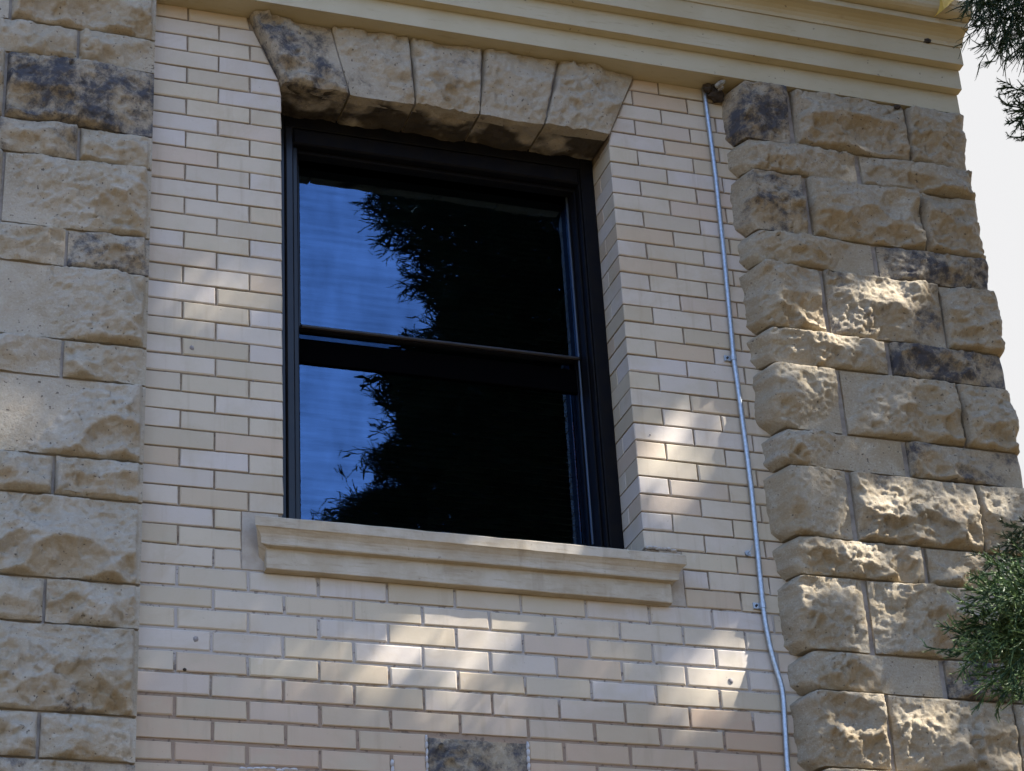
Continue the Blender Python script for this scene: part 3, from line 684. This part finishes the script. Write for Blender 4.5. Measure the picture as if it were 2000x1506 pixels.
# ------------------------------------------------------------------ giant sequoia
def spray(seed, nsec, nter, droop=.25):
    """cords of one branch spray of unit length along +x: arrays of start, end, level"""
    r = np.random.default_rng(seed); S = []; E_ = []; L = []; 
    ts = np.linspace(0, 1, 9); ax = np.stack([ts, .06 * np.sin(ts * 3 + r.uniform(0, 6)), -droop * ts ** 2 + .12 * ts ** 3], -1)
    for i in range(8): S.append(ax[i]); E_.append(ax[i + 1]); L.append(0)
    for i in range(nsec):
        t = .12 + .86 * (i + r.random() * .6) / nsec
        p = np.array([np.interp(t, ts, ax[:, k]) for k in range(3)])
        roll = i * 2.4 + r.normal() * .5
        d = np.array([.75, .66 * math.cos(roll), .55 * math.sin(roll)]); d += r.normal(size=3) * .12; d /= np.linalg.norm(d)
        ln = (.42 - .25 * t) * r.uniform(.75, 1.2)
        q = p.copy(); n = 3
        for k in range(n):
            dd = d + np.array([.1, 0, .10]) * k + r.normal(size=3) * .08; dd /= np.linalg.norm(dd); e = q + dd * ln / n; S.append(q); E_.append(e); L.append(1)
            for j in range(max(1, nter // n)):
                f = r.random(); b = q + (e - q) * f; dv = dd * .9 + r.normal(size=3) * .42; dv[2] += .12; dv /= np.linalg.norm(dv)
                S.append(b); E_.append(b + dv * ln * r.uniform(.26, .5)); L.append(2)
            q = e
    return np.array(S), np.array(E_), np.array(L)
SPR = [spray(500 + i, 11, 5) for i in range(8)]
def orient(d, roll):
    d = np.asarray(d, float); d = d / np.linalg.norm(d); a = np.cross([0, 0, 1.], d); n = np.linalg.norm(a)
    a = np.array([0, 1., 0]) if n < 1e-3 else a / n
    b = np.cross(d, a); c, s = math.cos(roll), math.sin(roll)
    return np.stack([d, c * a + s * b, -s * a + c * b], 1)
TR = np.array([6.2, -4.6])                                  # trunk foot
def crown_r(z): return np.interp(z, [1.5, 3, 6, 12, 20, 27, 30], [2.0, 4.6, 5.0, 4.2, 2.8, 1.0, .2])
place = []                                                  # (pos, dir, length)
limbs = []
na = 150
for i in range(na):
    z = 2.6 + (i / na) ** .9 * 26; az = i * 2.39996 + rng.normal() * .2; R = crown_r(z) * rng.uniform(.8, 1.05)
    pts = []
    for t in np.linspace(0, 1, 7):
        rr = .2 + (R - .2) * t; pts.append((TR[0] + rr * math.cos(az), TR[1] + rr * math.sin(az), z + R * (-.28 * t + .22 * t * t)))
    pts = np.array(pts); limbs.append((pts, .075 * (1 - z / 34) + .012))
    ns = int(6 + R * 4.5)
    for k in range(ns):
        t = .35 + .65 * (k + rng.random()) / ns
        p = np.array([np.interp(t * 6, range(7), pts[:, j]) for j in range(3)]) + rng.normal(size=3) * .12
        d = np.array([math.cos(az + rng.normal() * .7), math.sin(az + rng.normal() * .7), rng.normal() * .3 - .15])
        place.append((p, d, rng.uniform(.55, 1.0)))
# the thick side of the crown between the sun and this wall
for i in range(1500):
    wx, wz = rng.uniform(-2.1, 2.6), rng.uniform(3.0, 7.6); t = rng.uniform(5.2, 12.5)
    p = np.array([wx, 0, wz]) + SUN * t
    if p[0] < 2.2: p = np.array([wx, 0, wz]) + SUN * rng.uniform(7.5, 12.5)
    d = p - np.array([TR[0], TR[1], p[2]]); place.append((p, d / (np.linalg.norm(d) + .1) + rng.normal(size=3) * .45, rng.uniform(.5, .8)))
# the side of the crown that the panes mirror
BX = [(330, 735), (375, 735), (392, 700), (430, 735), (470, 765), (520, 795), (570, 815), (600, 822), (650, 830), (700, 770), (735, 735), (790, 738), (820, 772), (860, 768), (885, 705), (915, 700), (945, 735), (985, 665), (1010, 635), (1060, 640), (1200, 640)]
bxy = np.array(BX, float)
for i in range(1760):
    py = rng.uniform(300, 1120); px = np.interp(py, bxy[:, 0], bxy[:, 1]) + 8 + rng.random() ** 1.05 * 540
    if i >= 1500: py = rng.uniform(820, 1120); px = rng.uniform(930, 1210)
    yg = .27 if py < 675 else .312
    P = at(px, py, yg); d = P - CAM; d /= np.linalg.norm(d); d[1] *= -1
    s = rng.uniform(4.2, 8.0); p = P + d * s
    dr = np.array([-1., .2, -.1]) + rng.normal(size=3) * .5; place.append((p - .3 * dr / np.linalg.norm(dr), dr, rng.uniform(.35, .7), 1))
S_, E_, L_, W_, JT = [], [], [], [], []
SPF = [spray(700 + i, 14, 8) for i in range(6)]
for p, d, ln, *fine_s in place:
    src = SPF if fine_s else SPR; a, b, l = src[rng.integers(len(src))]; Rm = orient(d, rng.uniform(0, 6.28)) * ln
    S_.append(a @ Rm.T + p); E_.append(b @ Rm.T + p); L_.append(l); W_.append(np.full(len(l), ln * (.36 if fine_s else 1))); JT.append(np.full(len(l), rng.uniform(-45, 18) if rng.random() < .85 else 40))
S_ = np.concatenate(S_); E_ = np.concatenate(E_); L_ = np.concatenate(L_); W_ = np.concatenate(W_); JT = np.concatenate(JT)
mid = (S_ + E_) / 2; keep = np.ones(len(mid), bool)
# openings in the crown the sun comes through: (point on the wall, half width, half height)
HOLES = [((1.418, -.10, 5.555), .085, .075), ((1.56, -.1, 5.60), .05, .07), ((1.66, -.1, 5.665), .05, .05), ((1.335, -.1, 5.515), .03, .05),
         ((1.60, -.10, 4.86), .17, .055), ((1.40, -.1, 4.73), .03, .10), ((1.40, -.1, 4.605), .13, .045), ((1.26, -.09, 5.25), .06, .05), ((1.22, -.09, 5.39), .10, .04),
         ((.71, 0, 4.92), .075, .14), ((-.07, 0, 4.26), .13, .065), ((.79, 0, 4.19), .075, .085), ((.72, 0, 4.10), .05, .04), ((.21, -.075, 4.535), .12, .03), ((.06, -.03, 4.41), .15, .03),
         ((-.80, 0, 5.36), .12, .045), ((-1.42, -.09, 4.87), .075, .06), ((-.60, 0, 4.09), .06, .04), ((-.02, 0, 4.02), .10, .04), ((1.40, -.1, 3.87), .05, .07), ((1.86, -.1, 3.95), .06, .06), ((1.30, -.1, 4.05), .05, .06),
         ((1.86, -.1, 4.86), .07, .06), ((1.25, -.1, 4.90), .05, .05), ((1.70, -.1, 5.38), .05, .04), ((1.52, -.1, 4.08), .07, .05), ((1.22, -.1, 4.55), .06, .05), ((1.80, -.1, 4.60), .06, .04), ((1.72, -.1, 5.78), .05, .035), ((1.55, -.1, 5.18), .05, .04), ((1.75, -.1, 4.78), .07, .05), ((1.45, -.1, 4.42), .04, .05), ((-.35, 0, 4.12), .08, .05), ((.42, 0, 4.20), .05, .04), ((-1.30, -.09, 5.55), .05, .04), ((1.93, -.28, 6.84), .06, .05)]
for (hx, hy, hz), a, b in HOLES:
    t = (mid[:, 1] - hy) / SUN[1]; X = mid[:, 0] - SUN[0] * t; Z = mid[:, 2] - SUN[2] * t
    wob = 1 + .25 * np.sin(7 * np.arctan2(Z - hz, X - hx) + hx * 9)
    keep &= ~((((X - hx) / (a * 1.35 + .06)) ** 2 + ((Z - hz) / (b * 1.3 + .042)) ** 2 < wob) & (t > 0))
# keep branches out of the space between lens, wall and open sky
px, py, pz = to_px(mid); keep &= ~((px > -90) & (px < 2090) & (py > -90) & (py < 1600) & (pz > 0))
# ragged left edge of the crown as the panes mirror it
for yg, lo, hi in ((.27, 300, 690), (.312, 640, 1110)):
    mm = mid.copy(); mm[:, 1] = 2 * yg - mm[:, 1]; mx, my, mz = to_px(mm)
    edge = np.interp(my, bxy[:, 0], bxy[:, 1]); keep &= ~((mz > 0) & (my > lo - 60) & (my < hi) & (mx > 430) & (mx < edge - JT + rng.normal(size=len(mx)) * 5))
keep &= mid[:, 1] < -.45
fgc = at(1930, 1200, -1.2)
tt = (mid - fgc) @ SUN; dd = np.linalg.norm(mid - fgc - tt[:, None] * SUN, axis=1); keep &= ~((tt > 0) & (dd < .42))
S_, E_, L_, W_ = S_[keep], E_[keep], L_[keep], W_[keep]
def cross_quads(S, E, w):
    d = E - S; d /= np.linalg.norm(d, axis=1)[:, None] + 1e-9
    ref = rng.normal(size=d.shape); a = np.cross(d, ref); a /= np.linalg.norm(a, axis=1)[:, None] + 1e-9; b = np.cross(d, a)
    V = []
    for ax in (a, b):
        V.append(np.stack([S - ax * w[:, None], S + ax * w[:, None], E + ax * w[:, None] * .45, E - ax * w[:, None] * .45], 1))
    return np.concatenate(V, 0).reshape(-1, 3)
wd = np.where(L_ == 2, .0085, np.where(L_ == 1, .010, .011)) * np.clip(W_ / .6, .30, 1.4)
V = cross_quads(S_, E_, wd); F = np.arange(len(V)).reshape(-1, 4)
tree = empty('sequoia_tree', (TR[0], TR[1], 0), 'giant sequoia whose green sprays reach in at the right edge', 'tree')
off = np.array([TR[0], TR[1], 0])
fol = mesh('foliage', V - off, F); ta = fol.attributes.new('tint', 'FLOAT', 'FACE'); tv = np.tile(np.where(L_ == 2, .25, 0.), 2) * rng.random(len(F)); ta.data.foreach_set('value', tv.astype(np.float32))
fo = link('foliage', fol, LEAF, tree); fo['kind'] = 'stuff'
mb = MB(); zz = np.linspace(-.1, 29.5, 16); mb.tube([(rng.normal() * .03, rng.normal() * .03, z) for z in zz], np.interp(zz, [-.1, 1, 3, 29.5], [1.0, .75, .62, .03]), 18); mb.build('trunk', BARK, tree, True)
mb = MB()
for pts, r0 in limbs:
    q = pts.copy(); a, b, c = to_px(q)
    ok = ~((a > -60) & (a < 2060) & (b > -60) & (b < 1560)) & (q[:, 1] < -.5)
    fine_ = np.stack([np.interp(np.linspace(0, 6, 60), range(7), q[:, j]) for j in range(3)], 1)
    v_ = fine_ - at(1930, 1200, -1.2); t_ = v_ @ SUN
    if (np.linalg.norm(v_ - t_[:, None] * SUN, axis=1)[t_ > 0] < .45).any(): ok[:] = False
    for (hx, hy, hz), ha, hb in HOLES:
        t = (fine_[:, 1] - hy) / SUN[1]; X = fine_[:, 0] - SUN[0] * t; Z = fine_[:, 2] - SUN[2] * t
        if (((X - hx) / (ha + .1)) ** 2 + ((Z - hz) / (hb + .1)) ** 2 < 1).any(): ok[:] = False
    n = int(np.argmin(ok)) if not ok.all() else len(q)
    if n >= 2: mb.tube(q[:n] - off, np.linspace(r0, r0 * .25, n), 6)
mb.build('limb', BARK, tree, True)
# the branch tips that reach into view
SPN = [spray(900 + i, 15, 9, .18) for i in range(5)]
def needled(items, w_cord, w_need, tint, name, label, nn=9, src=SPN, mat=LEAF):
    V3, F3, T = [], [], []; n0 = 0
    for (p, d, ln, roll) in items:
        a, b, l = src[rng.integers(len(src))]; Rm = orient(d, roll) * ln
        s, e = a @ Rm.T + p, b @ Rm.T + p
        w = np.where(l == 2, w_cord, np.where(l == 1, w_cord * 1.15, w_cord * 1.5))
        v = cross_quads(s, e, w); k = len(v) // 4; V3.append(v); T.append(np.tile(np.where(l == 2, rng.random(len(l)) * .5, 0), 2))
        F3.append(np.arange(n0, n0 + len(v)).reshape(-1, 4)); n0 += len(v)
        dir_ = (e - s); le = np.linalg.norm(dir_, axis=1)[:, None]; dir_ = dir_ / (le + 1e-9)
        for j in range(nn):
            f = rng.random((len(s), 1)); base = s + (e - s) * f
            rv = rng.normal(size=s.shape); rv -= (rv * dir_).sum(1)[:, None] * dir_; rv /= np.linalg.norm(rv, axis=1)[:, None] + 1e-9
            sd = np.cross(dir_, rv); ndl = dir_ * .75 + rv * .6; L = .0085 + .004 * rng.random((len(s), 1))
            q = np.stack([base - sd * w_need, base + sd * w_need, base + ndl * L + sd * w_need * .1, base + ndl * L - sd * w_need * .1], 1).reshape(-1, 3)
            V3.append(q); F3.append(np.arange(n0, n0 + len(q)).reshape(-1, 4)); n0 += len(q); T.append(np.where(l == 2, tint * f[:, 0] * rng.random(len(s)), .05))
    me = mesh(name, np.concatenate(V3) - off, np.concatenate(F3)); at_ = me.attributes.new('tint', 'FLOAT', 'FACE'); at_.data.foreach_set('value', np.concatenate(T).astype(np.float32))
    o = link(name, me, mat, tree); o['label'] = label; o['kind'] = 'stuff'; return o
items = []
def aim(px0, py0, px1, py1, Y, dy, roll=None):
    a = at(px0, py0, Y); b = at(px1, py1, Y + dy); d = b - a
    items.append((a, d, np.linalg.norm(d), rng.uniform(0, 6.28) if roll is None else roll))
for (x0, y0, x1, y1) in ((2090, 1140, 1872, 1160), (2080, 1160, 1850, 1205), (2080, 1190, 1826, 1255), (2075, 1215, 1838, 1265), (2070, 1230, 1860, 1300), (2080, 1240, 1880, 1345), (2080, 1260, 1925, 1370), (2090, 1130, 1900, 1120),
                         (2090, 1170, 1900, 1190), (2080, 1200, 1900, 1235), (2090, 1150, 1930, 1150), (2080, 1220, 1930, 1270), (2060, 1180, 1940, 1210), (2100, 1280, 1960, 1340), (2080, 1130, 1960, 1110), (2100, 1210, 1960, 1240), (2100, 1240, 1950, 1290), (2100, 1180, 1960, 1180), (2090, 1150, 1890, 1175), (2080, 1205, 1862, 1240), (2085, 1225, 1880, 1285), (2090, 1250, 1910, 1320), (2095, 1190, 1930, 1225), (2090, 1235, 1945, 1300), (2100, 1265, 1975, 1355), (2100, 1150, 1985, 1135)):
    aim(x0 + 12, y0, x1 + 24, y1, -1.2 + rng.normal() * .05, rng.normal() * .06)
needled(items, .0021, .0010, 1.5, 'branch_tip', 'sunlit dark green sprays in front of the lower quoin stones', nn=11, mat=LEAF_SUNLIT)
items = []
for (x0, y0, x1, y1) in ((2110, 1060, 1930, 1112), (2110, 1040, 1985, 1058), (2120, 1000, 1975, 1030), (2110, 1080, 1960, 1075)):
    aim(x0, y0, x1, y1, -1.05, .03)
needled(items, .0018, .0008, .3, 'branch_tip', 'shaded dark sprays just above the sunlit branch tip')
items = []
for (x0, y0, x1, y1) in ((1995, -110, 1925, 75), (2010, -110, 1940, 120), (2050, -90, 1985, 110), (1970, -120, 1900, 25), (2080, -60, 1990, 60), (2000, -130, 1925, 60), (2100, -40, 2000, 120), (2040, -100, 1960, 90), (2060, -130, 1950, 20), (2070, -100, 1965, 105), (1985, -120, 1925, 50), (2010, -140, 1915, 30)):
    aim(x0, y0, x1, y1, -1.0 + rng.normal() * .06, rng.normal() * .05)
needled(items, .0019, .0008, .1, 'branch_tip', 'dark hanging sprays against the white sky at the top', nn=8)
items = []
for (x0, y0, x1, y1) in ((2090, 200, 1958, 178), (2090, 210, 1966, 200), (2060, 190, 1978, 246), (2090, 220, 1990, 262)): aim(x0, y0, x1, y1, -1.0, .03)
needled(items, .0022, .0009, .1, 'branch_tip', 'small dark sprays against the sky below the cornice end', nn=7)

# unseen belt of far trees, added to block low sky light
g_ = np.random.default_rng(3); C_ = []; sz = []
for k in range(120):
    a = g_.uniform(0, 2 * math.pi); R = g_.uniform(55, 80); c = np.array([R * math.sin(a), R * math.cos(a), 0]); hh = g_.uniform(12, 19)
    n = 130; u = g_.random(n); th = g_.uniform(0, 6.28, n); rr = hh * .36 * np.sin(np.pi * np.clip(u * .9 + .1, 0, 1)) * np.sqrt(g_.uniform(.4, 1, n))
    C_.append(np.stack([c[0] + rr * np.cos(th), c[1] + rr * np.sin(th), hh * (.08 + .9 * u)], 1)); sz.append(np.full(n, hh * .075))
C_ = np.concatenate(C_); sz = np.concatenate(sz); a = g_.normal(size=C_.shape); a /= np.linalg.norm(a, axis=1)[:, None]; b = np.cross(a, g_.normal(size=C_.shape)); b /= np.linalg.norm(b, axis=1)[:, None]
ok = C_[:, 1] < 20; C_, a, b, sz = C_[ok], a[ok], b[ok], sz[ok][:, None]
V = np.stack([C_ - a * sz, C_ - b * sz * .7, C_ + a * sz, C_ + b * sz * .7], 1).reshape(-1, 3)
fw_ = link('sky_block_trees', mesh('sky_block_trees', V, np.arange(len(V)).reshape(-1, 4)), m_simple('sky_block_leaves', (.035, .06, .022), .8, (.05, .075, .025), .3)); fw_['kind'] = 'stuff'
